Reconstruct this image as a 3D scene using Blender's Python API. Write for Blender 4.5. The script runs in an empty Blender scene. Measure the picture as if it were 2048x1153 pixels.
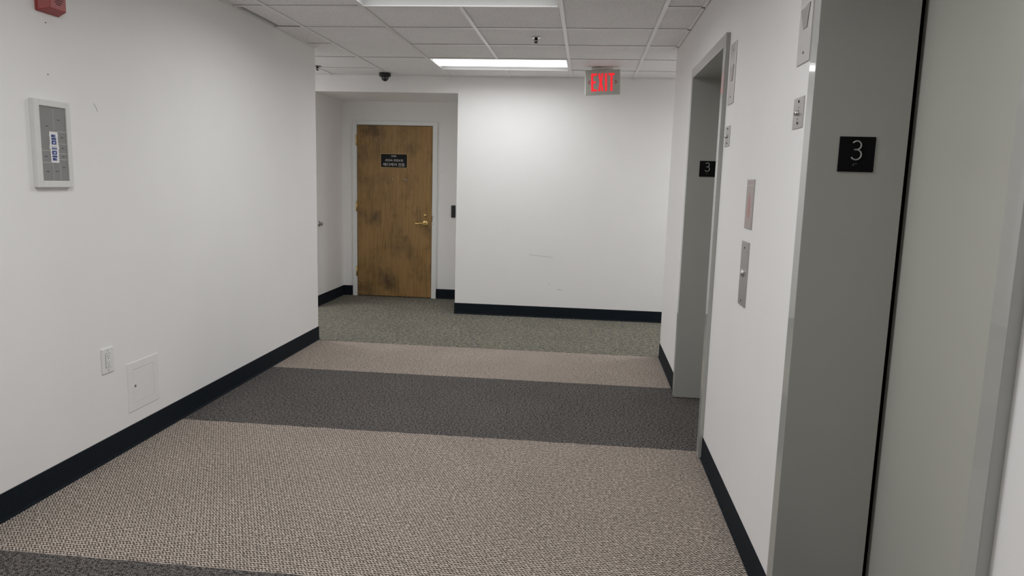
import bpy, bmesh, math, random
from mathutils import Matrix, Vector
random.seed(7)
SC = bpy.context.scene
COL = SC.collection
PI = math.pi

# ------------------------------------------------------------------ camera
YAW, PITCH, ROLL = 0.0990, -0.1462, -0.0275
CAM = Vector((2.2466, -5.8222, 1.3875))
FPX = 1438.4
cam_data = bpy.data.cameras.new('camera')
cam_data.sensor_width = 36.0
cam_data.lens = FPX / 2048 * 36.0
cam_data.clip_start = 0.02
cam = bpy.data.objects.new('camera', cam_data)
COL.objects.link(cam)
rot = Matrix.Rotation(YAW, 3, 'Z') @ Matrix.Rotation(PITCH, 3, 'X') @ Matrix.Rotation(ROLL, 3, 'Y')
right, fwd, up = rot.col[0], rot.col[1], rot.col[2]
m4 = Matrix.Identity(4)
for r_ in range(3):
    m4[r_][0], m4[r_][1], m4[r_][2], m4[r_][3] = right[r_], up[r_], -fwd[r_], CAM[r_]
cam.matrix_world = m4
SC.camera = cam

# ------------------------------------------------------------------ world, exposure
w = bpy.data.worlds.new('world')
SC.world = w
w.use_nodes = True
w.node_tree.nodes['Background'].inputs[0].default_value = (0, 0, 0, 1)   # windowless corridor
SC.view_settings.view_transform = 'Standard'
SC.view_settings.look = 'None'
SC.view_settings.gamma = 1.0
SC.view_settings.exposure = 0.0
SC.view_settings.use_curve_mapping = False
SC.cycles.diffuse_bounces = 8
SC.cycles.max_bounces = 12
SC.cycles.caustics_reflective = False
LAMP_W = 20.0                     # power of each troffer
LENS_L = 2.2                      # radiance of a troffer's lens
LAMP_RGB = (0.975, 0.985, 1.0)

# ------------------------------------------------------------------ dimensions (metres)
H = 2.424          # ceiling
W = 2.8937         # lobby width, left wall at x = 0
YL, YR = 0.05, 0.03    # corridor-side ends of the two lobby walls
YB = 1.5417        # far corridor wall
XA0, XA1 = -0.596, 0.914   # door alcove
YA = 2.444         # alcove back wall
HS = 2.260         # alcove soffit
Y0 = -7.6          # wall behind the camera
XC0, XC1 = -4.2, 7.0       # ends of the cross corridor
BB = 0.116         # baseboard height
GX0, GY0, G = 0.2211, -1.3476, 0.6096   # ceiling grid


# ------------------------------------------------------------------ mesh helpers
class MB:
    def __init__(self):
        self.v, self.f, self.smooth = [], [], []

    def add(self, vs, fs, smooth=False):
        n = len(self.v)
        self.v += [tuple(p) for p in vs]
        self.f += [tuple(i + n for i in q) for q in fs]
        self.smooth += [smooth] * len(fs)
        return self

    def box(self, x0, x1, y0, y1, z0, z1):
        x0, x1 = sorted((x0, x1)); y0, y1 = sorted((y0, y1)); z0, z1 = sorted((z0, z1))
        vs = [(x, y, z) for z in (z0, z1) for y in (y0, y1) for x in (x0, x1)]
        return self.add(vs, [(0, 2, 3, 1), (4, 5, 7, 6), (0, 1, 5, 4), (2, 6, 7, 3), (0, 4, 6, 2), (1, 3, 7, 5)])

    def prism(self, poly, a, b, to3):
        """polygon (list of 2-D points, counter-clockwise) swept from depth a to depth b; to3(u, v, d) -> point"""
        n = len(poly)
        vs = [to3(u, v, a) for u, v in poly] + [to3(u, v, b) for u, v in poly]
        fs = [tuple(range(n)), tuple(range(2 * n - 1, n - 1, -1))]
        fs += [(i, i + n, (i + 1) % n + n, (i + 1) % n) for i in range(n)]
        return self.add(vs, fs)

    def lathe(self, prof, centre=(0, 0, 0), axis='z', seg=24, smooth=True):
        """prof: list of (radius, height along the axis)"""
        cx, cy, cz = centre
        def P(r, h, t):
            a, b = r * math.cos(t), r * math.sin(t)
            return {'z': (cx + a, cy + b, cz + h), 'y': (cx + a, cy + h, cz + b), 'x': (cx + h, cy + a, cz + b)}[axis]
        vs, fs = [], []
        for r, h in prof:
            vs += [P(r, h, 2 * PI * k / seg) for k in range(seg)]
        for j in range(len(prof) - 1):
            for k in range(seg):
                a, b = j * seg + k, j * seg + (k + 1) % seg
                fs.append((a, b, b + seg, a + seg))
        fs.append(tuple(range(seg - 1, -1, -1)))
        fs.append(tuple(range((len(prof) - 1) * seg, len(prof) * seg)))
        return self.add(vs, fs, smooth)

    def tube(self, pts, r, seg=10, smooth=True, taper=None):
        pts = [Vector(p) for p in pts]
        vs, fs = [], []
        for i, p in enumerate(pts):
            d = (pts[min(i + 1, len(pts) - 1)] - pts[max(i - 1, 0)]).normalized()
            ref = Vector((0, 1, 0)) if abs(d.y) < 0.9 else Vector((1, 0, 0))
            s = d.cross(ref).normalized(); t = s.cross(d)
            rr = r * (taper[i] if taper else 1)
            vs += [p + rr * (math.cos(2 * PI * k / seg) * s + math.sin(2 * PI * k / seg) * t) for k in range(seg)]
        for j in range(len(pts) - 1):
            for k in range(seg):
                a, b = j * seg + k, j * seg + (k + 1) % seg
                fs.append((a, b, b + seg, a + seg))
        fs += [tuple(range(seg - 1, -1, -1)), tuple(range((len(pts) - 1) * seg, len(pts) * seg))]
        return self.add(vs, fs, smooth)

    def build(self, name, mat, parent=None, bevel=0.0, loc=(0, 0, 0), seg=2):
        me = bpy.data.meshes.new(name)
        me.from_pydata(self.v, [], self.f)
        me.polygons.foreach_set('use_smooth', self.smooth)
        me.update()
        b = bmesh.new(); b.from_mesh(me)
        bmesh.ops.recalc_face_normals(b, faces=b.faces)
        b.to_mesh(me); b.free()
        me.materials.append(mat)
        o = bpy.data.objects.new(name, me)
        COL.objects.link(o)
        o.location = loc
        if parent:
            o.parent = parent
        if bevel:
            md = o.modifiers.new('bevel', 'BEVEL')
            md.width = bevel; md.segments = seg; md.limit_method = 'ANGLE'
            md.harden_normals = False
        return o


def thing(name, label, cat, loc, rot_z=0.0, group=None):
    o = bpy.data.objects.new(name, None)
    COL.objects.link(o)
    o.empty_display_size = 0.05
    o.location = loc
    o.rotation_euler[2] = rot_z
    o['label'] = label; o['category'] = cat
    if group:
        o['group'] = group
    return o


def struct(o, label=None):
    o['kind'] = 'structure'
    if label:
        o['label'] = label
    return o


def text_polys(body, height, align='CENTER'):
    """flat outline of a line of text, scaled so that its tallest glyph is HEIGHT; centred on the origin"""
    c = bpy.data.curves.new('lettering', 'FONT')
    c.body = body; c.align_x = align; c.resolution_u = 3
    o = bpy.data.objects.new('lettering', c)
    COL.objects.link(o)
    dg = bpy.context.evaluated_depsgraph_get()
    me = bpy.data.meshes.new_from_object(o.evaluated_get(dg))
    vs = [(v.co.x, v.co.y) for v in me.vertices]; fs = [tuple(p.vertices) for p in me.polygons]
    bpy.data.objects.remove(o); bpy.data.curves.remove(c); bpy.data.meshes.remove(me)
    x0, x1 = min(v[0] for v in vs), max(v[0] for v in vs)
    y0, y1 = min(v[1] for v in vs), max(v[1] for v in vs)
    s = height / (y1 - y0)
    return [((x - (x0 + x1) / 2) * s, (y - (y0 + y1) / 2) * s) for x, y in vs], fs, (x1 - x0) * s


# ------------------------------------------------------------------ materials
def new_mat(name):
    m = bpy.data.materials.new(name); m.use_nodes = True
    nt = m.node_tree
    return m, nt, nt.nodes['Principled BSDF']


def plain(name, rgb, rough=0.5, metal=0.0, spec=0.5, var=0.04, scale=30.0, bump=0.0, bump_scale=200.0, coat=0.0):
    """one colour with a slight unevenness and fine relief"""
    m, nt, p = new_mat(name)
    p.inputs['Roughness'].default_value = rough
    p.inputs['Metallic'].default_value = metal
    p.inputs['Specular IOR Level'].default_value = spec
    p.inputs['Coat Weight'].default_value = coat
    g = nt.nodes.new('ShaderNodeNewGeometry')
    n = nt.nodes.new('ShaderNodeTexNoise'); n.inputs['Scale'].default_value = scale; n.inputs['Detail'].default_value = 4
    nt.links.new(g.outputs['Position'], n.inputs['Vector'])
    r = nt.nodes.new('ShaderNodeMapRange')
    r.inputs['To Min'].default_value = 1 - var; r.inputs['To Max'].default_value = 1 + var
    nt.links.new(n.outputs['Fac'], r.inputs['Value'])
    mx = nt.nodes.new('ShaderNodeVectorMath'); mx.operation = 'SCALE'
    mx.inputs[0].default_value = rgb
    nt.links.new(r.outputs['Result'], mx.inputs['Scale'])
    nt.links.new(mx.outputs['Vector'], p.inputs['Base Color'])
    if bump:
        n2 = nt.nodes.new('ShaderNodeTexNoise'); n2.inputs['Scale'].default_value = bump_scale; n2.inputs['Detail'].default_value = 3
        nt.links.new(g.outputs['Position'], n2.inputs['Vector'])
        b = nt.nodes.new('ShaderNodeBump'); b.inputs['Strength'].default_value = bump; b.inputs['Distance'].default_value = 0.002
        nt.links.new(n2.outputs['Fac'], b.inputs['Height'])
        nt.links.new(b.outputs['Normal'], p.inputs['Normal'])
    return m


def emissive(name, rgb, strength, base=(0.8, 0.8, 0.8)):
    m, nt, p = new_mat(name)
    n = nt.nodes.new('ShaderNodeTexNoise'); n.inputs['Scale'].default_value = 40
    r = nt.nodes.new('ShaderNodeMapRange')
    r.inputs['To Min'].default_value = strength * 0.97; r.inputs['To Max'].default_value = strength * 1.03
    nt.links.new(n.outputs['Fac'], r.inputs['Value'])
    p.inputs['Base Color'].default_value = (*base, 1)
    p.inputs['Emission Color'].default_value = (*rgb, 1)
    nt.links.new(r.outputs['Result'], p.inputs['Emission Strength'])
    return m


def ramp(nt, src, stops):
    r = nt.nodes.new('ShaderNodeValToRGB')
    el = r.color_ramp.elements
    while len(el) < len(stops):
        el.new(0.5)
    for e, (pos, c) in zip(el, stops):
        e.position = pos; e.color = (*c, 1)
    nt.links.new(src, r.inputs['Fac'])
    return r


def mix(nt, fac, a, b, mode='MIX'):
    n = nt.nodes.new('ShaderNodeMix'); n.data_type = 'RGBA'; n.blend_type = mode
    if isinstance(fac, float):
        n.inputs[0].default_value = fac
    else:
        nt.links.new(fac, n.inputs[0])
    for i, s in ((6, a), (7, b)):
        if isinstance(s, tuple):
            n.inputs[i].default_value = (*s, 1)
        else:
            nt.links.new(s, n.inputs[i])
    return n.outputs[2]


def coords(nt, sx, sy, shear=0.0, sz=1.0):
    """world position scaled (and sheared) on the floor plane"""
    g = nt.nodes.new('ShaderNodeNewGeometry')
    d = []
    for vec in ((sx, shear, 0), (0, sy, 0), (0, 0, sz)):
        k = nt.nodes.new('ShaderNodeVectorMath'); k.operation = 'DOT_PRODUCT'
        nt.links.new(g.outputs['Position'], k.inputs[0]); k.inputs[1].default_value = vec
        d.append(k.outputs['Value'])
    c = nt.nodes.new('ShaderNodeCombineXYZ')
    for i in range(3):
        nt.links.new(d[i], c.inputs[i])
    return c.outputs['Vector']


def noise(nt, vec, scale, detail=3.0, rough=0.5):
    n = nt.nodes.new('ShaderNodeTexNoise')
    n.inputs['Scale'].default_value = scale; n.inputs['Detail'].default_value = detail; n.inputs['Roughness'].default_value = rough
    nt.links.new(vec, n.inputs['Vector'])
    return n.outputs['Fac']


def math_node(nt, op, a, b=None, c=None):
    n = nt.nodes.new('ShaderNodeMath'); n.operation = op
    for i, v in enumerate((a, b, c)):
        if v is None:
            continue
        if isinstance(v, (int, float)):
            n.inputs[i].default_value = v
        else:
            nt.links.new(v, n.inputs[i])
    return n.outputs[0]


def carpet(name, light, dark, px, py, zig, lean, jitter, patch, flecks=None, bump=0.6, mid=0.5, hard=0.32, grain=None):
    """loop-pile carpet: rows of yarn loops, zig-zagging, with darker ground between them"""
    m, nt, p = new_mat(name)
    p.inputs['Roughness'].default_value = 0.95
    p.inputs['Specular IOR Level'].default_value = 0.12
    pos = coords(nt, 1, 1, 0, 0)
    sp = nt.nodes.new('ShaderNodeSeparateXYZ'); nt.links.new(pos, sp.inputs[0])
    x, y = sp.outputs[0], sp.outputs[1]
    n1 = noise(nt, pos, 0.35 / px, 2.0); n2 = noise(nt, pos, 0.9 / px, 1.0)
    tau = 2 * PI
    zz = math_node(nt, 'SINE', math_node(nt, 'MULTIPLY', x, tau / px))
    ph = math_node(nt, 'ADD', math_node(nt, 'MULTIPLY', y, tau / py), math_node(nt, 'MULTIPLY', zz, zig))
    ph = math_node(nt, 'ADD', ph, math_node(nt, 'MULTIPLY', n1, jitter))
    a = math_node(nt, 'SINE', ph)
    ph2 = math_node(nt, 'ADD', math_node(nt, 'MULTIPLY', x, tau / px), math_node(nt, 'MULTIPLY', y, tau * lean / py))
    ph2 = math_node(nt, 'ADD', ph2, math_node(nt, 'MULTIPLY', n2, jitter * 0.8))
    b_ = math_node(nt, 'SINE', ph2)
    h = math_node(nt, 'ADD', math_node(nt, 'MULTIPLY', a, 0.30), math_node(nt, 'MULTIPLY', b_, 0.16))
    h = math_node(nt, 'ADD', math_node(nt, 'ADD', h, 0.5), math_node(nt, 'MULTIPLY', math_node(nt, 'SUBTRACT', n2, 0.5), 0.5))
    loops = ramp(nt, h, [(mid - hard, dark), (mid, tuple(0.7 * u + 0.3 * v for u, v in zip(light, dark))), (mid + hard, light)])
    col = loops.outputs['Color']
    if flecks:
        fl = ramp(nt, noise(nt, pos, flecks[0], 2.0, 0.7), [(0.42, (1, 1, 1)), (0.62, flecks[1])])
        col = mix(nt, 1.0, col, fl.outputs['Color'], 'MULTIPLY')
    if grain:
        gr = ramp(nt, noise(nt, pos, grain[0], 3.0, 0.75), [(0.40, (1 - grain[1],) * 3), (0.5, (1, 1, 1)), (0.60, (1 + grain[1],) * 3)])
        col = mix(nt, 1.0, col, gr.outputs['Color'], 'MULTIPLY')
    big = ramp(nt, noise(nt, pos, 2.2, 4.0, 0.6), [(0.3, (1 - patch,) * 3), (0.7, (1, 1, 1))])
    col = mix(nt, 1.0, col, big.outputs['Color'], 'MULTIPLY')
    nt.links.new(col, p.inputs['Base Color'])
    b = nt.nodes.new('ShaderNodeBump'); b.inputs['Strength'].default_value = bump; b.inputs['Distance'].default_value = 0.003
    nt.links.new(h, b.inputs['Height'])
    nt.links.new(b.outputs['Normal'], p.inputs['Normal'])
    return m


M = {}
M['wall'] = plain('wall_paint', (0.86, 0.85, 0.84), 0.55, spec=0.3, var=0.025, scale=3.0, bump=0.12, bump_scale=260)
M['carpet_light'] = carpet('taupe_carpet', (0.55, 0.475, 0.412), (0.045, 0.035, 0.028), 0.0135, 0.0130, 1.1, 0.5, 4.5, 0.12, grain=(80.0, 0.34), hard=0.24, bump=0.9)
M['carpet_dark'] = carpet('charcoal_carpet', (0.140, 0.130, 0.125), (0.036, 0.0325, 0.031), 0.0090, 0.0090, 1.5, 0.3, 14.0, 0.14, flecks=(240.0, (1.35, 1.32, 1.3)), grain=(85.0, 0.75))
M['carpet_olive'] = carpet('olive_carpet', (0.300, 0.276, 0.212), (0.078, 0.074, 0.066), 0.0110, 0.0240, 0.4, 0.15, 5.0, 0.18, flecks=(22.0, (0.70, 0.75, 0.84)), grain=(45.0, 0.45))
M['subfloor'] = plain('concrete', (0.2, 0.2, 0.2), 0.9)
M['plenum'] = plain('plenum_dark', (0.02, 0.02, 0.02), 0.9)
M['tee'] = plain('grid_white_metal', (0.88, 0.875, 0.87), 0.3, var=0.02)
M['base'] = plain('navy_rubber_base', (0.0095, 0.0135, 0.0185), 0.6, spec=0.10, var=0.3, scale=45, bump=0.5, bump_scale=60)
M['frame_grey'] = plain('grey_enamel_frame', (0.385, 0.388, 0.362), 0.30, var=0.03, scale=6, bump=0.04, bump_scale=300, coat=0.7)
M['panel_grey'] = plain('grey_enamel_panel', (0.48, 0.477, 0.430), 0.33, var=0.03, scale=4, bump=0.03, bump_scale=150)
M['black_gap'] = plain('unlit_void_black', (0.008, 0.008, 0.008), 0.9)  # near-black colour for the unlit depth behind the doors
M['steel'] = plain('brushed_steel', (0.50, 0.485, 0.475), 0.38, metal=0.9, var=0.05, scale=60, bump=0.05, bump_scale=500)
M['chrome'] = plain('bright_chrome', (0.75, 0.75, 0.75), 0.15, metal=1.0, var=0.01)
M['brass'] = plain('polished_brass', (0.78, 0.58, 0.24), 0.24, metal=1.0, var=0.06)
M['black_plastic'] = plain('black_plastic', (0.008, 0.008, 0.008), 0.35, var=0.1)
M['matte_black'] = plain('matte_black', (0.003, 0.003, 0.0035), 0.7, spec=0.15, var=0.1)
M['dome'] = plain('smoked_dome', (0.006, 0.006, 0.008), 0.06, spec=0.6, coat=0.5)
M['white_plastic'] = plain('white_plastic', (0.80, 0.80, 0.79), 0.35, var=0.01)
M['off_white'] = plain('off_white_plastic', (0.72, 0.72, 0.69), 0.4, var=0.015)
M['dark_slot'] = plain('dark_slot', (0.03, 0.028, 0.026), 0.7)
M['grey_slot'] = plain('grey_screw', (0.3, 0.3, 0.29), 0.4, metal=0.6)
M['red_plastic'] = plain('red_plastic', (0.36, 0.055, 0.05), 0.42, var=0.03)
M['red_dark'] = plain('red_plastic_slot', (0.06, 0.008, 0.008), 0.6)
M['map_grey'] = plain('map_grey', (0.235, 0.232, 0.225), 0.3, var=0.03, scale=15)
M['map_line'] = plain('map_line', (0.44, 0.435, 0.42), 0.4)
M['map_ink'] = plain('map_ink', (0.09, 0.09, 0.09), 0.5)
M['paper'] = plain('paper_white', (0.80, 0.80, 0.80), 0.6, var=0.02)
M['blue_ink'] = plain('blue_ink', (0.025, 0.045, 0.19), 0.5, var=0.15, scale=400)
M['pale_blue'] = plain('pale_blue_ink', (0.45, 0.52, 0.72), 0.5)
M['door_frame'] = plain('door_frame_paint', (0.80, 0.81, 0.80), 0.35, var=0.02)
M['sign_black'] = plain('sign_black', (0.004, 0.004, 0.006), 0.45, spec=0.2)
M['sign_text'] = plain('sign_text', (0.68, 0.66, 0.62), 0.5)
M['numeral'] = plain('grey_numeral', (0.36, 0.36, 0.36), 0.4)
M['exit_face'] = plain('exit_face_grey', (0.47, 0.475, 0.43), 0.35, metal=0.2)
M['exit_body'] = plain('exit_body', (0.66, 0.66, 0.63), 0.4)
M['exit_red'] = emissive('exit_red_glow', (1.0, 0.018, 0.035), 0.75, (0.5, 0.02, 0.02))
M['exit_chevron'] = plain('exit_chevron_red', (0.50, 0.03, 0.04), 0.4)
M['lens'] = emissive('troffer_lens', LAMP_RGB, LENS_L)
M['reflector'] = plain('reflector_white', (0.55, 0.55, 0.54), 0.5, var=0.01)
M['pictogram'] = plain('pictogram_print', (0.42, 0.36, 0.345), 0.45, var=0.18, scale=14)
M['lantern_lens'] = plain('lantern_lens', (0.34, 0.325, 0.32), 0.3, var=0.05)
M['access'] = plain('painted_access_panel', (0.83, 0.82, 0.805), 0.5, spec=0.3, var=0.02)
M['scuff'] = plain('scuff_mark', (0.36, 0.35, 0.34), 0.7)


def tile_material():
    m, nt, p = new_mat('mineral_fibre_tile')
    p.inputs['Roughness'].default_value = 0.9
    pos = coords(nt, 1, 1)
    big = ramp(nt, noise(nt, pos, 3.0), [(0.3, (0.86, 0.848, 0.85)), (0.7, (0.90, 0.888, 0.89))])
    v = nt.nodes.new('ShaderNodeTexVoronoi'); v.inputs['Scale'].default_value = 46
    nt.links.new(pos, v.inputs['Vector'])
    holes = ramp(nt, v.outputs['Distance'], [(0.10, (0.55, 0.55, 0.55)), (0.18, (1, 1, 1))])
    fine = ramp(nt, noise(nt, pos, 130, 3.0, 0.7), [(0.33, (0.8, 0.8, 0.8)), (0.5, (1, 1, 1))])
    c = mix(nt, 1.0, big.outputs['Color'], holes.outputs['Color'], 'MULTIPLY')
    c = mix(nt, 1.0, c, fine.outputs['Color'], 'MULTIPLY')
    nt.links.new(c, p.inputs['Base Color'])
    b = nt.nodes.new('ShaderNodeBump'); b.inputs['Strength'].default_value = 0.3; b.inputs['Distance'].default_value = 0.002
    nt.links.new(noise(nt, pos, 160, 3.0), b.inputs['Height'])
    nt.links.new(b.outputs['Normal'], p.inputs['Normal'])
    return m


def wood_material():
    m, nt, p = new_mat('worn_oak_veneer')
    p.inputs['Roughness'].default_value = 0.42
    p.inputs['Specular IOR Level'].default_value = 0.35
    grain = coords(nt, 26, 26, 0.0, 1.4)
    base = ramp(nt, noise(nt, grain, 2.2, 6.0, 0.62), [(0.28, (0.235, 0.135, 0.045)), (0.5, (0.335, 0.200, 0.072)), (0.75, (0.400, 0.248, 0.098))])
    fine = ramp(nt, noise(nt, coords(nt, 160, 160, 0.0, 5.0), 1.0, 4.0), [(0.3, (0.90, 0.89, 0.88)), (0.6, (1, 1, 1))])
    c = mix(nt, 1.0, base.outputs['Color'], fine.outputs['Color'], 'MULTIPLY')
    pos = coords(nt, 1, 1, 0.0, 0.8)
    stain = ramp(nt, noise(nt, pos, 4.0, 5.0, 0.62), [(0.47, (0, 0, 0)), (0.74, (0.85, 0.85, 0.85))])
    c = mix(nt, stain.outputs['Color'], c, (0.062, 0.042, 0.024))
    streak = ramp(nt, noise(nt, coords(nt, 14, 14, 0.0, 2.0), 1.0, 5.0, 0.7), [(0.58, (0, 0, 0)), (0.80, (0.7, 0.7, 0.7))])
    c = mix(nt, streak.outputs['Color'], c, (0.085, 0.046, 0.020))
    nt.links.new(c, p.inputs['Base Color'])
    b = nt.nodes.new('ShaderNodeBump'); b.inputs['Strength'].default_value = 0.15; b.inputs['Distance'].default_value = 0.001
    nt.links.new(noise(nt, coords(nt, 160, 160, 0, 5.0), 1.0, 4.0), b.inputs['Height'])
    nt.links.new(b.outputs['Normal'], p.inputs['Normal'])
    return m


M['tile'] = tile_material()
M['wood'] = wood_material()

# ------------------------------------------------------------------ floor
floor = struct(MB().box(XC0 - 0.2, XC1 + 0.2, Y0 - 0.2, YA + 0.5, -0.15, -0.008).build('floor', M['subfloor']), 'carpeted floor of the lift lobby and corridor')


def carpet_band(y0, y1, x0, x1, mat, label, wob0=True, wob1=True):
    n = 60
    def edge(y, wob):
        return [(x0 + (x1 - x0) * i / n, y + (0.0022 * math.sin(i * 1.7 + y * 9) + random.uniform(-0.0015, 0.0015) if wob and 0 < i < n else 0)) for i in range(n + 1)]
    poly = edge(y0, wob0) + edge(y1, wob1)[::-1]
    o = MB().prism(poly, -0.008, 0.0, lambda u, v, d: (u, v, d)).build('carpet', mat, floor)
    o['label'] = label
    return o


S = [0.02, -0.894, -2.084, -3.553, -4.75, -6.2, Y0]
random.seed(3); carpet_band(S[0] + 0.001, YB, XC0, XC1, M['carpet_olive'], 'patterned olive grey corridor carpet')
MB().box(XA0, XA1, YB, YA + 0.2, -0.008, 0.0).build('carpet', M['carpet_olive'], floor)
for k in range(6):
    carpet_band(S[k + 1] + 0.001, S[k], 0, W + (0.3 if 0 < k < 5 else 0), M['carpet_dark' if k % 2 else 'carpet_light'],
                'dark charcoal carpet band' if k % 2 else 'light taupe loop carpet band', wob0=k < 5)

# ------------------------------------------------------------------ walls
# lift openings in the right wall: (far outer, far inner, near inner, near outer)
LIFTS = [(-1.055, -1.110, -2.135, -2.193), (-3.588, -3.648, -4.662, -4.708)]
ZF, ZO = 2.060, 2.118        # underside and top of the frame head
XJ = 3.143                   # inner end of the jamb returns
FP = 0.020                   # how far a frame stands proud of the wall
TOP = H + 0.30
struct(MB().box(-0.15, 0, Y0, YL, 0, TOP).build('wall_left', M['wall'], bevel=0.004), 'long off-white wall on the left')
mb = MB()
for a, b in ((YR, LIFTS[0][0] - 0.01), (LIFTS[0][3] + 0.01, LIFTS[1][0] - 0.01), (LIFTS[1][3] + 0.01, Y0)):
    mb.box(W, XJ, a, b, 0, TOP)
for l in LIFTS:
    mb.box(W, XJ, l[0] - 0.01, l[3] + 0.01, ZO - 0.01, TOP)
struct(mb.build('wall_right', M['wall']), 'off-white wall on the right with two lift openings')
struct(MB().box(XA1, XC1, YB, YB + 0.15, 0, TOP).build('wall_back', M['wall'], bevel=0.003), 'off-white wall facing the lobby across the corridor')
struct(MB().box(XC0, XA0, YB, YB + 0.15, 0, TOP).build('wall_back_left', M['wall']))
struct(MB().box(XA0, XA1, YB, YA, HS, TOP).build('wall_alcove_soffit', M['wall']), 'soffit over the recessed office door')
struct(MB().box(XA0 - 0.15, XA0, YB + 0.15, YA + 0.15, 0, TOP).build('wall_alcove_left', M['wall']))
struct(MB().box(XA1, XA1 + 0.15, YB + 0.15, YA + 0.15, 0, TOP).build('wall_alcove_right', M['wall']))
DX0, DX1, DZ = -0.425, 0.470, 1.997       # office door slab
mb = MB().box(XA0, DX0 - 0.02, YA, YA + 0.15, 0, TOP).box(DX1 + 0.02, XA1, YA, YA + 0.15, 0, TOP)
mb.box(DX0 - 0.02, DX1 + 0.02, YA, YA + 0.15, DZ + 0.02, TOP)
struct(mb.build('wall_alcove_back', M['wall']), 'wall around the recessed office door')
struct(MB().box(XC0, -0.15, -0.10, YL, 0, TOP).build('wall_corridor_left', M['wall']))
struct(MB().box(XJ, XC1, -0.12, YR, 0, TOP).build('wall_corridor_right', M['wall']))
struct(MB().box(XC0 - 0.15, XC0, -0.1, YB + 0.15, 0, TOP).build('wall_corridor_end_left', M['wall']))
struct(MB().box(XC1, XC1 + 0.15, -0.12, YB + 0.15, 0, TOP).build('wall_corridor_end_right', M['wall']))
struct(MB().box(-0.15, 3.75, Y0 - 0.15, Y0, 0, TOP).build('wall_front', M['wall']))
struct(MB().box(3.60, 3.75, Y0, -0.12, 0, TOP).build('wall_shaft', M['black_gap']))

# scuffs and nail holes, each with its own shape
def scuff(pts, r, parent):
    o = MB().tube(pts, r, 6).build('scuff_mark', M['scuff'], parent)
    return o
wl, wb = bpy.data.objects['wall_left'], bpy.data.objects['wall_back']
for y, z in ((-2.947, 1.986), (-2.952, 1.778)):
    MB().lathe([(0.0032, -0.002), (0.0028, 0.0006)], (0, y, z), 'x', 8).build('nail_hole', M['dark_slot'], wl)
scuff([(0, -2.68, 1.69), (0.0004, -2.664, 1.672), (0, -2.655, 1.655)], 0.0012, wl)
scuff([(1.682, YB, 0.651), (1.80, YB - 0.0003, 0.643), (1.93, YB, 0.632)], 0.0011, wb)
scuff([(1.98, YB, 0.302), (2.03, YB, 0.300)], 0.0014, wb)
scuff([(1.90, YB, 0.37), (1.901, YB, 0.35)], 0.0010, wb)

# ------------------------------------------------------------------ baseboards
def baseboard(name, p, q, nx, ny, label=None):
    """rubber base along the wall line p-q, standing out along (nx, ny), with a small toe at the floor"""
    prof = [(0, 0), (0.009, 0), (0.0085, 0.004), (0.0045, 0.013), (0.0040, BB - 0.004), (0.0025, BB - 0.0005), (0, BB)]
    L = math.hypot(q[0] - p[0], q[1] - p[1]); dx, dy = (q[0] - p[0]) / L, (q[1] - p[1]) / L
    o = MB().prism(prof, 0, L, lambda u, v, d: (p[0] + dx * d + nx * u, p[1] + dy * d + ny * u, v)).build(name, M['base'])
    return struct(o, label)
baseboard('baseboard_left', (0, -1.330), (0, YL + 0.004), 1, 0, 'dark navy rubber base along the left wall, far length')
baseboard('baseboard_left_near', (0, Y0), (0, -1.3305), 1, 0, 'dark navy rubber base along the left wall, near length')
baseboard('baseboard_left_end', (0.004, YL), (-3.9, YL), 0, 1)
baseboard('baseboard_right_far', (W, YR + 0.004), (W, LIFTS[0][0] + 0.001), -1, 0, 'short dark base between wall corner and farther lift')
baseboard('baseboard_right_end', (W - 0.004, YR), (XC1, YR), 0, 1)
baseboard('baseboard_right', (W, LIFTS[0][3] - 0.001), (W, LIFTS[1][0] + 0.001), -1, 0, 'dark navy base between the two lifts')
baseboard('baseboard_right_near', (W, LIFTS[1][3] - 0.001), (W, Y0), -1, 0)
baseboard('baseboard_back', (XA1 - 0.004, YB), (XC1, YB), 0, -1, 'dark navy base along the far corridor wall')
baseboard('baseboard_alcove_right', (XA1, YB), (XA1, YA), -1, 0)
baseboard('baseboard_alcove_left', (XA0, YB), (XA0, YA), 1, 0, 'dark base on the left side of the door alcove')
baseboard('baseboard_alcove_back_left', (XA0, YA), (-0.478, YA), 0, -1)
baseboard('baseboard_alcove_back_right', (0.525, YA), (XA1, YA), 0, -1, 'short dark base right of the office door')
baseboard('baseboard_back_left', (XC0, YB), (XA0, YB), 0, -1)

# ------------------------------------------------------------------ ceiling: deck, grid and lay-in tiles
ceiling = struct(MB().box(XC0 - 0.2, XC1 + 0.2, Y0 - 0.2, YB + 0.1, TOP, TOP + 0.1).build('ceiling', M['plenum']), 'suspended grid ceiling with white lay-in tiles')
TB = H + 0.005       # underside of the tiles
FW = 0.0125          # half width of a tee flange
lights_cells = {}    # grid cells that hold a fixture: (column, row)
FIXTURES = [(1, 3), (1, -1), (1, -5), (1, -9), (-4, 3), (6, 3)]     # first column and row of each 4 ft fixture
for c_, r_ in FIXTURES:
    lights_cells[(c_, r_)] = lights_cells[(c_ + 1, r_)] = 1


def tile(x0, x1, y0, y1):
    key = (round(x1 - x0, 3), round(y1 - y0, 3))
    if key not in tile.cache:
        a, b = (x1 - x0) / 2, (y1 - y0) / 2
        o = MB().box(-a, a, -b, b, 0, 0.015).build('ceiling_tile', M['tile'], ceiling, bevel=0.0015)
        tile.cache[key] = o
        n = o
    else:
        n = tile.cache[key].copy(); COL.objects.link(n)
    n.location = ((x0 + x1) / 2, (y0 + y1) / 2, TB + random.uniform(0, 0.0012))
    return n
tile.cache = {}


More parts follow.
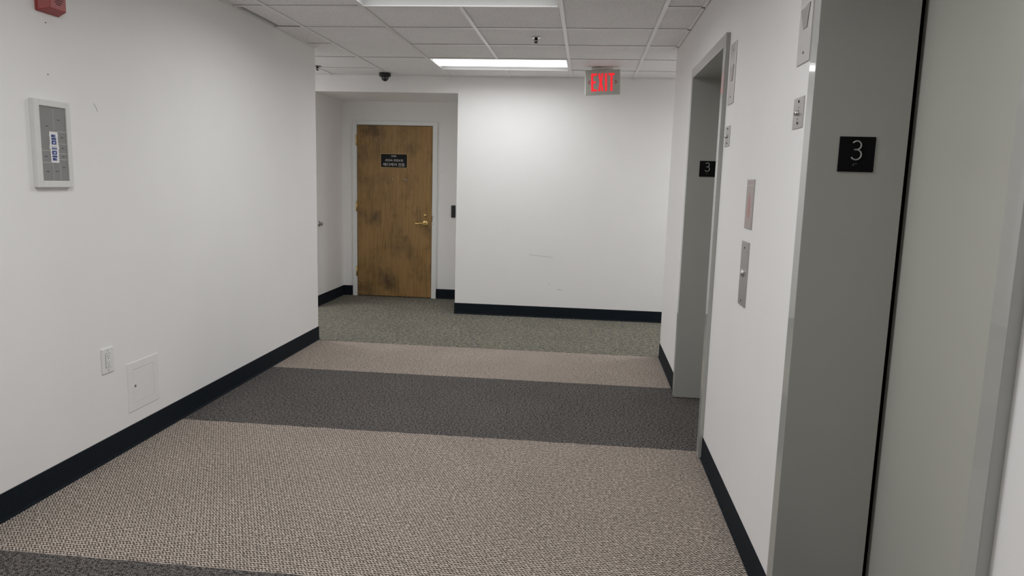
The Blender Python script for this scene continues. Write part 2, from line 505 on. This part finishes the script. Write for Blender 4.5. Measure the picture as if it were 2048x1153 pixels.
def tee(x0, x1, y0, y1, angle=False):
    """an inverted-T bar: flange in the ceiling plane, web above"""
    mb = MB().box(x0, x1, y0, y1, H, H + 0.0016)
    if x1 - x0 < y1 - y0:
        c = (x0 + x1) / 2; mb.box(c - 0.004, c + 0.004, y0, y1, H + 0.0016, H + 0.03)
    else:
        c = (y0 + y1) / 2; mb.box(x0, x1, c - 0.004, c + 0.004, H + 0.0016, H + 0.03)
    return mb.build('wall_angle' if angle else 'tee_bar', M['tee'], ceiling)


def gx(k): return GX0 + G * k
def gy(k): return GY0 + G * k
skip_row = {(0, 2), (0, 4), (3, 0), (3, -4), (0, -3)}     # (column, row line) without a cross tee: a 2 x 4 ft tile lies there
col_edges_lobby = [0.0] + [gx(k) for k in range(0, 5)] + [W]

def in_lobby_row(r): return gy(r + 1) < 0.20
r_lo = int(math.floor((Y0 - GY0) / G)) + 1
rows = []      # (index, y0, y1)
rr = r_lo - 1
while gy(rr) < YB:
    rows.append((rr, max(gy(rr), Y0), min(gy(rr + 1), YB))); rr += 1
for (r, y0, y1) in rows:
    lob = r <= 1 or y1 < 0.1
    # row 2 (about -0.13 .. 0.48) already lies over the corridor for the most part
    if r <= 1:
        cols = [(-1, 0.0, gx(0))] + [(k, gx(k), gx(k + 1)) for k in range(4)] + [(4, gx(4), W)]
    else:
        cols = []
        k = int(math.floor((XC0 - GX0) / G))
        while gx(k) < XC1:
            cols.append((k, max(gx(k), XC0), min(gx(k + 1), XC1))); k += 1
    for (k, x0, x1) in cols:
        if (k, r) in lights_cells or (k, r) in {(a, b) for a, b in skip_row}:
            continue
        yy1 = y1
        if (k, r + 1) in skip_row:
            yy1 = min(gy(r + 2), YB)
        a, b, c, d = x0 + 0.004, x1 - 0.004, y0 + 0.004, yy1 - 0.004
        if r == 2 and (x1 < 0.0 or x0 > W):
            c = max(c, 0.06)
        if k == -1 and r == 0:        # the ill-fitting cut tile beside the left wall
            a, d = 0.052, d - 0.026
        if d - c > 0.03 and b - a > 0.03:
            tile(a, b, c, d)
# main tees (along y) and cross tees (along x)
for k in range(-8, 12):
    x = gx(k)
    if not XC0 < x < XC1:
        continue
    lobby = 0 <= k <= 4
    segs, cur = [], (Y0 if lobby else 0.06)
    blocks = sorted((gy(r), gy(r + 1)) for (c_, r) in FIXTURES if c_ + 1 == k)
    for b0, b1 in blocks:
        segs.append((cur, b0)); cur = b1
    segs.append((cur, YB))
    for a, b in segs:
        tee(x - FW, x + FW, a, b)
for (r, y0, y1) in rows:
    if gy(r) < Y0 + 0.02:
        continue
    y = gy(r)
    lob = y < 0.06
    ks = list(range(-1, 5)) if lob else list(range(-8, 12))
    for k in ks:
        x0, x1 = gx(k), gx(k + 1)
        x0, x1 = (max(x0, 0.0), min(x1, W)) if lob else (max(x0, XC0), min(x1, XC1))
        if x1 - x0 < 0.02 or (k, r) in skip_row:
            continue
        tee(x0 + FW, x1 - (FW if k != 4 or not lob else 0), y - FW, y + FW)
tee(0.004, 0.018, Y0, YL - 0.01, True)
tee(W - 0.026, W - 0.004, Y0, YR - 0.03, True)
tee(XC0, XC1, YB - 0.024, YB - 0.007, True)


# ------------------------------------------------------------------ ceiling lights
def troffer(col, row, label, group, share=1.0):
    xc, yc = gx(col + 1), gy(row) + G / 2
    t = thing('ceiling_light', label, 'light', (xc, yc, H), group=group)
    hx, hy = G - 0.006, G / 2 - 0.006
    mb = MB()
    fl = 0.016
    mb.box(-hx, hx, -hy, -hy + fl, -0.002, 0.002).box(-hx, hx, hy - fl, hy, -0.002, 0.002)
    mb.box(-hx, -hx + fl, -hy + fl, hy - fl, -0.002, 0.002).box(hx - fl, hx, -hy + fl, hy - fl, -0.002, 0.002)
    mb.build('trim_frame', M['tee'], t)
    for s in (-1, 1):
        # curved cove between trim and lens
        prof = []
        for i in range(9):
            a = i / 8 * PI / 2
            prof.append((s * (0.165 + 0.118 * math.cos(a)), 0.002 + 0.070 * math.sin(a)))
        vs = [(x, u, v) for x in (-hx + fl, hx - fl) for u, v in prof] + [(x, u, v + 0.003) for x in (-hx + fl, hx - fl) for u, v in prof]
        n = len(prof)
        fs = [(i, i + 1, i + 1 + n, i + n) for i in range(n - 1)] + [(i + 2 * n, i + 3 * n, i + 1 + 3 * n, i + 1 + 2 * n) for i in range(n - 1)]
        MB().add(vs, fs, True).build('reflector', M['reflector'], t)
    for s in (-1, 1):
        MB().box(s * (hx - fl), s * (hx - fl + 0.003), -hy + fl, hy - fl, 0.002, 0.085).build('end_plate', M['reflector'], t)
    mb = MB().box(-hx, hx, -hy, hy, 0.086, 0.10)
    mb.build('housing', M['tee'], t)
    prof = [(-0.172, 0.072), (-0.166, 0.030), (-0.150, 0.008), (-0.10, 0.0), (0.10, 0.0), (0.150, 0.008), (0.166, 0.030), (0.172, 0.072)]
    MB().prism(prof, -hx + fl + 0.002, hx - fl - 0.002, lambda u, v, d: (d, u, v)).build('lens', M['lens'], t)
    ld = bpy.data.lights.new('troffer_lamp', 'AREA')
    ld.shape = 'RECTANGLE'; ld.size = 1.12; ld.size_y = 0.30
    ld.energy = LAMP_W * share; ld.spread = math.radians(168); ld.color = LAMP_RGB
    lo = bpy.data.objects.new('lamp', ld); COL.objects.link(lo)
    lo.parent = t; lo.location = (0, 0, -0.003)
    return t
troffer(1, 3, 'lit recessed ceiling light over the corridor crossing, beside the exit sign', 'recessed ceiling lights', 0.52)
troffer(1, -1, 'nearest recessed ceiling light cut by the top edge of the picture', 'recessed ceiling lights', 0.80)
troffer(1, -5, 'recessed ceiling light just above and in front of the viewer', 'recessed ceiling lights', 1.15)
troffer(1, -9, 'recessed ceiling light at the lobby end behind the viewer', 'recessed ceiling lights', 0.35)
troffer(-4, 3, 'unseen recessed light added to fill the corridor and alcove from the left', 'recessed ceiling lights', 1.2)  # added out of view as fill for the alcove and far wall
troffer(6, 3, 'unseen recessed light added to fill the corridor wall from the right', 'recessed ceiling lights', 1.1)  # added out of view, fills the right part of the far wall


# ------------------------------------------------------------------ lifts
def lift(l, label):
    fo, fi, ni, no = l
    ym = (fi + ni) / 2
    t = thing('elevator_entrance', label, 'elevator', (W, ym, 0), group='elevator entrances in the right wall')
    R = lambda y: y - ym
    x0, x1 = -FP, XJ - W
    for o_, i_ in ((fo, fi), (no, ni)):
        s = 1 if o_ > i_ else -1
        ell = [(x0, R(o_)), (0.001, R(o_)), (0.001, R(i_ + s * 0.009)), (x1, R(i_ + s * 0.009)), (x1, R(i_)), (x0, R(i_))]
        MB().prism(ell, 0.004, ZO, lambda u, v, d: (u, v, d)).build('jamb', M['frame_grey'], t, bevel=0.0015)
    ell = [(x0, ZO), (0.001, ZO), (0.001, ZF + 0.009), (x1, ZF + 0.009), (x1, ZF), (x0, ZF)]
    MB().prism(ell, R(fi) - 0.0003, R(ni) + 0.0003, lambda u, v, d: (u, d, v)).build('frame_head', M['frame_grey'], t, bevel=0.0015)
    xd = XJ + 0.020 - W
    mid = (fi + ni) / 2
    for a, b in ((fi + 0.03, mid + 0.002), (mid - 0.002, ni - 0.03)):
        MB().box(xd, xd + 0.03, R(a), R(b), 0.008, ZF + 0.03).build('door_panel', M['panel_grey'], t, bevel=0.003)
    MB().box(0.30 - 0.05, 0.40, R(fi), R(ni), -0.006, 0.004).build('sill', M['steel'], t)
    return t
lift(LIFTS[0], 'farther elevator entrance with grey metal frame, next to the corridor corner')
lift(LIFTS[1], 'nearer elevator entrance with wide grey jamb and closed grey door')


def arc(cx, cz, r, a0, a1, n=12):
    return [(cx + r * math.cos(math.radians(a0 + (a1 - a0) * i / n)), cz + r * math.sin(math.radians(a0 + (a1 - a0) * i / n))) for i in range(n + 1)]


def number_plate(yj, xc, zc, label):
    t = thing('floor_number_sign', label, 'sign', (xc, yj, zc), group='floor number plates on the elevator jambs')
    h = 0.0495
    MB().box(-h, h, -0.003, 0, -h, h).build('plate', M['matte_black'], t, bevel=0.0012)
    up_ = [(x, z) for x, z in arc(-0.0008, 0.0212, 0.0122, 150, -90)]
    lo_ = [(x, z) for x, z in arc(-0.0008, -0.0052, 0.0142, 90, -150)]
    pts = up_ + [(-0.006, 0.009)]
    MB().tube([(x - 0.001, -0.0035, z + 0.004) for x, z in up_ + [(-0.008, 0.009)]], 0.0021, 8).tube(
        [(x - 0.001, -0.0035, z + 0.004) for x, z in [(-0.008, 0.009)] + lo_], 0.0021, 8).build('numeral_three', M['numeral'], t)
    mb = MB()
    dots = [(-0.006, -0.0315), (-0.003, -0.0265), (-0.003, -0.029), (-0.003, -0.0315), (0.0015, -0.0265), (0.004, -0.0265)]
    for x, z in dots:
        mb.lathe([(0.0008, -0.003), (0.0007, -0.0036), (0.0003, -0.0039)], (x - 0.003, 0, z), 'y', 8)
    mb.build('braille', M['numeral'], t)
    return t
number_plate(LIFTS[1][1], 3.0065, 1.4925, 'black plate with the number 3 on the nearer elevator jamb')
number_plate(LIFTS[0][1], 2.9990, 1.5040, 'small black plate with the number 3 inside the farther elevator jamb')


# ------------------------------------------------------------------ plates on the right wall (local x = out of the wall, i.e. world -x)
def on_right(d): return -d


def hall_lantern(yc, zc, label):
    t = thing('hall_lantern', label, 'lantern', (W, yc, zc), group='elevator hall lanterns')
    hy, hz = 0.066, 0.138
    MB().box(0, -0.004, -hy, hy, -hz, hz).build('plate', M['steel'], t, bevel=0.0012)
    # arrow-shaped lens standing out of the plate, pointing down
    poly = [(0.055, 0.030), (0.004, 0.030), (-0.012, 0.036), (-0.040, 0.036), (-0.020, -0.034), (0.016, -0.034)]
    MB().prism(poly, 0.003, 0.0062, lambda u, v, d: (-d, u, v)).build('arrow_lens', M['lantern_lens'], t, bevel=0.001)
    for z in (-0.105, 0.105):
        MB().lathe([(0.0042, -0.0045), (0.0042, -0.0055), (0.003, -0.0062)], (0, 0, z), 'x', 10).build('screw', M['grey_slot'], t)
    return t
hall_lantern(-3.452, 1.911, 'hall lantern with down arrow lens beside the nearer elevator')
hall_lantern(-2.310, 1.911, 'hall lantern with down arrow lens beside the farther elevator')


def key_switch(yc, zc, label):
    t = thing('key_switch', label, 'switch', (W, yc, zc), group='elevator key switch plates')
    hy, hz = 0.054, 0.0475
    MB().box(0, -0.003, -hy, hy, -hz, hz).build('plate', M['steel'], t, bevel=0.001)
    MB().lathe([(0.0085, -0.003), (0.0085, -0.010), (0.0072, -0.012)], (0, 0.004, 0.000), 'x', 14).build('lock_cylinder', M['chrome'], t)
    MB().box(-0.0118, -0.0126, 0.001, 0.007, -0.0075, 0.0015).build('keyway', M['dark_slot'], t)
    for z in (-0.031, 0.035):
        MB().lathe([(0.0042, -0.003), (0.0042, -0.0042), (0.003, -0.0052)], (0, -0.002, z), 'x', 10).build('screw', M['dark_slot'], t)
    MB().box(-0.003, -0.0034, -0.008, 0.012, -0.021, -0.015).build('engraving', M['grey_slot'], t)
    MB().box(-0.003, -0.0034, -0.008, 0.002, 0.013, 0.019).build('engraving', M['grey_slot'], t)
    return t
key_switch(-3.446, 1.6250, 'small steel key switch plate beside the nearer elevator')
key_switch(-2.296, 1.6270, 'small steel key switch plate beside the farther elevator')

t = thing('elevator_notice', 'narrow grey and pink printed notice plate above the call button plate', 'sign', (W, -2.864, 1.326))
MB().box(0, -0.003, -0.065, 0.065, -0.098, 0.098).build('plate', M['steel'], t, bevel=0.001)
MB().box(-0.003, -0.0034, -0.060, 0.060, -0.093, 0.072).build('printed_panel', M['pictogram'], t)
MB().box(-0.003, -0.0034, -0.060, 0.060, 0.077, 0.093).build('header_panel', M['pictogram'], t)
fl = [(0.0, -0.055), (0.018, -0.050), (0.030, -0.025), (0.022, 0.010), (0.008, 0.050), (0.004, 0.022), (-0.010, 0.036), (-0.022, 0.000), (-0.026, -0.030), (-0.016, -0.050)]
MB().prism(fl, 0.0034, 0.0039, lambda u, v, d: (-d, u, v)).build('flame_symbol', plain('flame_print', (0.46, 0.26, 0.24), 0.5, var=0.1), t)

t = thing('call_button_plate', 'tall steel call plate with one round button between the elevators', 'call button', (W, -2.852, 1.046))
MB().box(0, -0.004, -0.0655, 0.0655, -0.130, 0.130).build('plate', M['steel'], t, bevel=0.001)
MB().lathe([(0.016, -0.004), (0.016, -0.008), (0.0135, -0.009)], (0, 0.006, 0.003), 'x', 20).build('button_ring', M['chrome'], t)
MB().lathe([(0.012, -0.008), (0.012, -0.0125), (0.010, -0.0135)], (0, 0.006, 0.003), 'x', 20).build('button', M['chrome'], t)
for z in (-0.111, 0.105):
    MB().lathe([(0.0045, -0.004), (0.0045, -0.0048), (0.003, -0.0055)], (0, 0.006, z), 'x', 10).build('screw', M['dark_slot'], t)

# ------------------------------------------------------------------ things on the left wall
# evacuation plan frame
yc, zc = -2.952, 1.4925
t = thing('wall_plan_frame', 'white framed grey floor plan with a blue and white sticker on the left wall', 'sign', (0, yc, zc))
oy, oz = 0.1185, 0.179
iy0, iy1, iz0, iz1 = -0.0885, 0.0635, -0.1520, 0.1525
MB().box(0, 0.012, -oy + 0.004, 0.0845, -oz + 0.004, oz - 0.004).build('backing', M['off_white'], t)
for a, b, c, d in ((-oy, iy0, -oz, oz), (iy1, 0.0885, -oz, oz), (iy0, iy1, -oz, iz0), (iy0, iy1, iz1, oz)):
    MB().box(0, 0.022, a, b, c, d).build('frame_rail', M['off_white'], t, bevel=0.0025)
MB().box(0.012, 0.0165, iy0, iy1, iz0, iz1).build('plan_sheet', M['map_grey'], t)
PY = lambda y: y - yc
PZ = lambda z: z - zc
def vline(y, z0, z1): MB().box(0.0165, 0.0169, PY(y) - 0.0011, PY(y) + 0.0011, PZ(z0), PZ(z1)).build('plan_line', M['map_line'], t)
def hline(z, y0, y1): MB().box(0.0165, 0.0169, PY(y0), PY(y1), PZ(z) - 0.0013, PZ(z) + 0.0013).build('plan_line', M['map_line'], t)
vline(-2.960, 1.546, 1.640); vline(-2.976, 1.3425, 1.413); vline(-2.935, 1.3425, 1.413)
hline(1.546, -2.94, iy1 + yc); hline(1.496, -2.94, iy1 + yc); hline(1.455, -2.94, iy1 + yc); hline(1.430, -2.94, iy1 + yc)
hline(1.465, iy0 + yc, -2.988); hline(1.416, iy0 + yc, -2.985)
for y, z in ((-2.998, 1.565), (-2.930, 1.594), (-2.915, 1.522), (-2.914, 1.478), (-2.913, 1.443), (-3.013, 1.441), (-3.008, 1.379), (-2.955, 1.380), (-2.915, 1.398)):
    MB().box(0.0165, 0.0168, PY(y) - 0.0075, PY(y) + 0.0075, PZ(z) - 0.0022, PZ(z) + 0.0022).build('room_mark', M['map_ink'], t)
st = thing('plan_sticker', 'torn white sticker with blue blocks stuck over the floor plan', 'sticker', (0.0170, -2.9650, 1.480))
out = [(-0.0235, 0.064), (-0.0255, 0.046), (-0.0235, 0.041), (-0.0235, 0.012), (-0.0265, 0.004), (-0.0265, -0.006), (-0.0225, -0.010), (-0.0215, -0.064),
       (0.0245, -0.064), (0.0245, -0.010), (0.0275, -0.004), (0.0275, 0.006), (0.0240, 0.011), (0.0235, 0.044), (0.0260, 0.048), (0.0235, 0.056), (0.0235, 0.064)]
MB().prism(out, 0, 0.0006, lambda u, v, d: (d, u, v)).build('paper', M['paper'], st)
for a, b, c, d, mm in ((-0.014, 0.010, 0.041, 0.052, 'blue_ink'), (-0.014, 0.013, 0.030, 0.039, 'blue_ink'), (-0.014, 0.013, 0.011, 0.028, 'blue_ink'),
                       (-0.014, 0.014, -0.0095, -0.0015, 'blue_ink'), (-0.014, 0.013, -0.031, -0.014, 'blue_ink'), (-0.014, 0.014, -0.042, -0.034, 'blue_ink'), (-0.013, 0.011, -0.055, -0.044, 'blue_ink')):
    MB().box(0.0006, 0.0009, a, b, c, d).build('blue_block', M[mm], st)
for a, b, c, d in ((-0.005, 0.006, 0.015, 0.0225), (-0.005, 0.006, -0.027, -0.019), (-0.006, -0.003, -0.0085, -0.0025), (0.003, 0.006, -0.0085, -0.0025), (0.002, 0.008, 0.045, 0.048), (0.003, 0.008, -0.050, -0.047)):
    MB().box(0.0009, 0.0011, a, b, c, d).build('pale_block', M['pale_blue'], st)
MB().box(0.0006, 0.0009, -0.019, 0.019, 0.0022, 0.0036).build('printed_line', M['map_ink'], st)

# fire alarm sounder, cut by the top of the picture
t = thing('fire_alarm', 'red fire alarm sounder at the top left of the picture', 'fire alarm', (0, -2.937, 2.095))
hy, hz = 0.066, 0.072
MB().box(0, 0.010, -hy, hy, -hz, hz).build('back_box', M['red_plastic'], t, bevel=0.004)
vs = [(0.010, -hy + 0.002, -hz + 0.002), (0.010, hy - 0.002, -hz + 0.002), (0.010, hy - 0.002, hz - 0.002), (0.010, -hy + 0.002, hz - 0.002),
      (0.046, -hy + 0.030, -hz + 0.016), (0.046, hy - 0.010, -hz + 0.016), (0.046, hy - 0.010, hz - 0.016), (0.046, -hy + 0.030, hz - 0.016)]
MB().add(vs, [(0, 3, 2, 1), (4, 5, 6, 7), (0, 1, 5, 4), (1, 2, 6, 5), (2, 3, 7, 6), (3, 0, 4, 7)]).build('cover', M['red_plastic'], t, bevel=0.003)
for i in range(9):
    z = -0.034 + i * 0.0085
    w_ = math.sqrt(max(0.0, 0.038 ** 2 - z ** 2)) * 0.75
    MB().box(0.0455, 0.0466, 0.012 - w_, 0.012 + w_, z - 0.0019, z + 0.0019).build('grille_slot', M['red_dark'], t)

# duplex outlet
t = thing('wall_outlet', 'white rectangular duplex outlet low on the left wall', 'outlet', (0, -2.6855, 0.4915))
MB().box(0, 0.0055, -0.042, 0.042, -0.061, 0.061).build('cover_plate', M['white_plastic'], t, bevel=0.0028)
MB().box(0.0055, 0.0078, -0.0165, 0.0165, -0.0335, 0.0335).build('receptacle', M['white_plastic'], t, bevel=0.001)
MB().box(0.0053, 0.0057, -0.0178, 0.0178, -0.0348, 0.0348).build('seam', M['dark_slot'], t)
for s in (-1, 1):
    z = s * 0.017
    MB().box(0.0078, 0.0080, -0.0072, -0.0054, z + 0.001, z + 0.009).build('slot', M['dark_slot'], t)
    MB().box(0.0078, 0.0080, 0.0054, 0.0072, z + 0.001, z + 0.008).build('slot', M['dark_slot'], t)
    MB().lathe([(0.0027, 0.0078), (0.0027, 0.0080)], (0, 0, z - 0.006), 'x', 12).build('ground_hole', M['dark_slot'], t)
    MB().lathe([(0.0030, 0.0055), (0.0026, 0.0064)], (0, 0, s * 0.048), 'x', 12).build('screw', M['grey_slot'], t)

# access panel
t = thing('access_panel', 'flush painted access panel with a tiny lock beside the outlet', 'access panel', (0, -2.4135, 0.3085))
a, b = 0.130, 0.1245
ia0, ia1, ib0, ib1 = -0.0895, 0.0875, -0.0870, 0.0865
mb = MB()
mb.box(0, 0.003, -a, ia0, -b, b).box(0, 0.003, ia1, a, -b, b).box(0, 0.003, ia0, ia1, -b, ib0).box(0, 0.003, ia0, ia1, ib1, b)
mb.build('surround', M['access'], t)
MB().box(0, 0.0024, ia0 + 0.0016, ia1 - 0.0016, ib0 + 0.0016, ib1 - 0.0016).build('hatch', M['access'], t)
MB().lathe([(0.0075, 0.0024), (0.0068, 0.0036)], (0, -0.0705, 0.000), 'x', 16).build('lock', M['grey_slot'], t)
MB().box(0.0036, 0.0040, -0.0715, -0.0695, -0.003, 0.003).build('lock_slot', M['dark_slot'], t)

# ------------------------------------------------------------------ office door in the alcove
d1 = struct(MB().box(DX0 + 0.004, DX1 - 0.004, YA - 0.006, YA + 0.039, 0.008, DZ - 0.004).build('door_1', M['wood'], bevel=0.0015), 'worn brown wooden office door with brass lever and black nameplate')
fx0, fx1, fz = -0.478, 0.5245, 2.046
for x0, x1 in ((fx0, DX0), (DX1, fx1)):
    MB().box(x0, x1, YA - 0.020, YA + 0.06, 0, fz).build('door_frame', M['door_frame'], d1, bevel=0.003)
MB().box(DX0, DX1, YA - 0.020, YA + 0.06, DZ, fz).build('door_frame', M['door_frame'], d1, bevel=0.003)
MB().box(DX0 - 0.02, DX1 + 0.02, YA + 0.062, YA + 0.10, 0, DZ + 0.02).build('gap_shade_backing', M['black_gap'], d1)  # black sheet behind the slab, its colour stands in for shade in the gaps
for z in (1.818, 1.057, 0.294):
    mb = MB().lathe([(0.0065, -0.057), (0.0065, 0.057)], (DX0 - 0.003, YA - 0.024, z), 'z', 12)
    mb.lathe([(0.0045, 0.057), (0.0055, 0.061), (0.002, 0.066)], (DX0 - 0.003, YA - 0.024, z), 'z', 10)
    mb.box(DX0 - 0.012, DX0 + 0.006, YA - 0.0215, YA - 0.0195, z - 0.055, z + 0.055)
    mb.build('hinge', M['brass'], d1)
LX, LZ = 0.391, 0.885
hd = MB().lathe([(0.034, 0), (0.034, -0.005), (0.029, -0.010), (0.012, -0.012)], (LX, YA - 0.006, LZ), 'y', 28).build('lever_handle', M['brass'], d1)
MB().tube([(LX, YA - 0.016, LZ), (LX, YA - 0.052, LZ), (LX - 0.012, YA - 0.060, LZ), (LX - 0.045, YA - 0.060, LZ + 0.002), (LX - 0.075, YA - 0.058, LZ - 0.005), (LX - 0.108, YA - 0.057, LZ - 0.003), (LX - 0.122, YA - 0.050, LZ - 0.002)],
          0.0095, 12, taper=[1, 1, 1.05, 1, .85, .9, .6]).build('lever', M['brass'], hd)
db = MB().lathe([(0.0185, 0), (0.0185, -0.004), (0.015, -0.012), (0.013, -0.014)], (LX - 0.001, YA - 0.006, 0.976), 'y', 22).build('deadbolt', M['brass'], d1)
MB().box(LX - 0.0025, LX + 0.0005, YA - 0.0205, YA - 0.0200, 0.970, 0.981).build('keyhole', M['dark_slot'], db)
MB().box(0.476, 0.508, YA - 0.0215, YA - 0.0198, 0.865, 0.985).build('strike_plate', M['door_frame'], d1, bevel=0.001)
for z in (0.880, 0.960):
    MB().lathe([(0.004, -0.0215), (0.003, -0.0226)], (0.487, YA, z), 'y', 8).build('screw', M['dark_slot'], d1)
MB().box(0.4702, 0.4755, YA - 0.0212, YA - 0.0195, 0.905, 0.975).build('latch_gap', M['dark_slot'], d1)
for x in (-0.003, 0.139, 0.160):
    MB().lathe([(0.008, 0), (0.007, -0.0015)], (x, YA - 0.006, 1.385), 'y', 8).build('plug', M['door_frame'] if False else M['numeral'], d1)

# nameplate on the door
t = thing('door_nameplate', 'black nameplate with gold rim and Korean lettering on the wooden door', 'sign', (0.0158, YA - 0.006, 1.595))
hw, hh = 0.159, 0.081
mb = MB()
rim = 0.005
mb.box(-hw, hw, -0.008, 0, -hh, -hh + rim).box(-hw, hw, -0.008, 0, hh - rim, hh)
mb.box(-hw, -hw + rim, -0.008, 0, -hh + rim, hh - rim).box(hw - rim, hw, -0.008, 0, -hh + rim, hh - rim)
mb.build('rim', plain('dull_gold_rim', (0.55, 0.41, 0.18), 0.4, metal=0.6), t, bevel=0.001)
MB().box(-hw + rim, hw - rim, -0.005, 0, -hh + rim, hh - rim).build('panel', M['sign_black'], t)
for body, h_, wd_, xc_, zc_ in (('310A', 0.019, 0.060, -0.002, 0.053), ('ASSA', 0.024, 0.090, -0.060, 0.006), ('종합보험', 0.027, 0.108, 0.051, 0.005),
                                ('메디케어', 0.036, 0.160, -0.048, -0.044), ('전문', 0.037, 0.077, 0.088, -0.044)):
    vs, fs, wd = text_polys(body, h_)
    k = wd_ / wd
    MB().add([(x * k + xc_, -0.0054, y + zc_) for x, y in vs], fs).build('lettering', M['sign_text'], t)

# card reader, doorstop, small hole cover
t = thing('card_reader', 'slim black card reader on the alcove wall right of the door', 'card reader', (0.7195, YA, 1.0320))
MB().box(-0.0235, 0.0235, -0.022, 0, -0.070, 0.070).build('body', M['black_plastic'], t, bevel=0.005)
MB().lathe([(0.003, -0.022), (0.002, -0.0226)], (0, 0, 0.050), 'y', 10).build('indicator', M['dark_slot'], t)
t = thing('wall_doorstop', 'small round metal doorstop on the left side of the alcove', 'doorstop', (XA0, 1.656, 0.889))
MB().lathe([(0.030, 0), (0.030, 0.004), (0.024, 0.009), (0.016, 0.012)], (0, 0, 0), 'x', 20).build('base', M['chrome'], t)
MB().lathe([(0.017, 0.012), (0.019, 0.022), (0.018, 0.034), (0.012, 0.042)], (0, 0, 0), 'x', 18).build('bumper', M['grey_slot'], t)
MB().lathe([(0.008, 0), (0.006, -0.003)], (0.578, YA, 1.489), 'y', 12).build('nail_hole', M['white_plastic'], bpy.data.objects['wall_alcove_back'])

# ------------------------------------------------------------------ exit sign
t = thing('exit_sign', 'grey illuminated exit sign with red letters hanging from the ceiling', 'sign', (2.347, 0.90, 2.297))
t.rotation_euler = (0, math.radians(-2.6), 0)
hw, hh = 0.1575, 0.110
MB().box(-hw, hw, -0.018, 0.022, -hh, hh).build('housing', M['exit_body'], t, bevel=0.004)
MB().box(-hw + 0.003, hw - 0.003, -0.0215, -0.018, -hh + 0.003, hh - 0.003).build('face_plate', M['exit_face'], t, bevel=0.002)
EZ0, EZ1 = -0.078, 0.078
def slab(polys, name, mat):
    mb = MB()
    for poly in polys:
        mb.prism(poly, -0.0215, -0.0225, lambda u, v, d: (u, d, v))
    return mb.build(name, mat, t)
def rect(a, b, c, d): return [(a, c), (b, c), (b, d), (a, d)]
sw = 0.019
x = -0.102
slab([rect(x, x + sw, EZ0, EZ1), rect(x + sw, x + 0.050, EZ1 - 0.019, EZ1), rect(x + sw, x + 0.043, -0.008, 0.010), rect(x + sw, x + 0.050, EZ0, EZ0 + 0.019)], 'letter_e', M['exit_red'])
x = -0.041
slab([[(x, EZ0), (x + 0.018, EZ0), (x + 0.0245, -0.026), (x + 0.031, EZ0), (x + 0.049, EZ0), (x + 0.0355, 0.0), (x + 0.049, EZ1), (x + 0.031, EZ1), (x + 0.0245, 0.026), (x + 0.018, EZ1), (x, EZ1), (x + 0.0135, 0.0)]], 'letter_x', M['exit_red'])
x = 0.020
slab([rect(x, x + sw, EZ0, EZ1)], 'letter_i', M['exit_red'])
x = 0.052
slab([rect(x, x + 0.054, EZ1 - 0.019, EZ1), rect(x + 0.0175, x + 0.0365, EZ0, EZ1 - 0.019)], 'letter_t', M['exit_red'])
for s, cx in ((-1, -0.118), (1, 0.116)):
    slab([[(cx + s * 0.013, 0), (cx - s * 0.004, 0.018), (cx - s * 0.009, 0.014), (cx + s * 0.004, 0), (cx - s * 0.009, -0.014), (cx - s * 0.004, -0.018)]], 'chevron', M['exit_chevron'])
MB().box(-0.095, 0.095, -0.05, 0.05, 0.1165, 0.1265).build('canopy', M['exit_body'], t, bevel=0.003)
MB().box(-0.04, 0.04, -0.012, 0.014, 0.108, 0.118).build('neck', M['exit_body'], t)

# ------------------------------------------------------------------ dome camera and sprinklers
t = thing('dome_camera', 'black dome security camera on the ceiling above the office door', 'camera', (0.204, 1.385, H))
MB().lathe([(0.058, 0.0), (0.058, -0.024), (0.052, -0.034), (0.040, -0.037)], (0, 0, 0), 'z', 28).build('base', M['black_plastic'], t)
MB().lathe([(0.0385, -0.036)] + [(0.0385 * math.cos(a), -0.040 - 0.0385 * math.sin(a)) for a in [i * PI / 2 / 9 for i in range(9)]] + [(0.002, -0.0786)], (0, 0, 0), 'z', 28).build('dome', M['dome'], t)


def sprinkler(x, y, label, rim):
    t = thing('fire_sprinkler', label, 'sprinkler', (x, y, H + 0.0045), group='ceiling fire sprinklers')
    MB().lathe([(0.038, 0.0), (0.037, -0.003), (0.026, -0.007), (0.018, -0.007)], (0, 0, 0), 'z', 24).build('escutcheon', rim, t)
    MB().lathe([(0.012, -0.006), (0.012, -0.016), (0.008, -0.018)], (0, 0, 0), 'z', 14).build('body', M['matte_black'], t)
    for s in (-1, 1):
        MB().tube([(s * 0.010, 0, -0.014), (s * 0.013, 0, -0.024), (s * 0.004, 0, -0.036)], 0.0025, 8).build('yoke_arm', M['matte_black'], t)
    MB().lathe([(0.0035, -0.016), (0.0035, -0.038)], (0, 0, 0), 'z', 10).build('bulb', M['matte_black'], t)
    mb = MB().lathe([(0.006, -0.036), (0.006, -0.039)], (0, 0, 0), 'z', 12)
    for k in range(10):
        a = 2 * PI * k / 10
        c, s = math.cos(a), math.sin(a)
        P = lambda u, v, d: (u * c - v * s, u * s + v * c, d)
        mb.prism([(0.004, -0.0022), (0.015, -0.0032), (0.015, 0.0032), (0.004, 0.0022)], -0.0395, -0.0385, P)
    mb.build('deflector', M['matte_black'], t)
    return t
sprinkler(1.836, -0.428, 'fire sprinkler with a bright cup between the two ceiling lights', M['chrome'])
sprinkler(-0.345, 1.005, 'small dark fire sprinkler on the corridor ceiling above the left wall corner', M['grey_slot'])
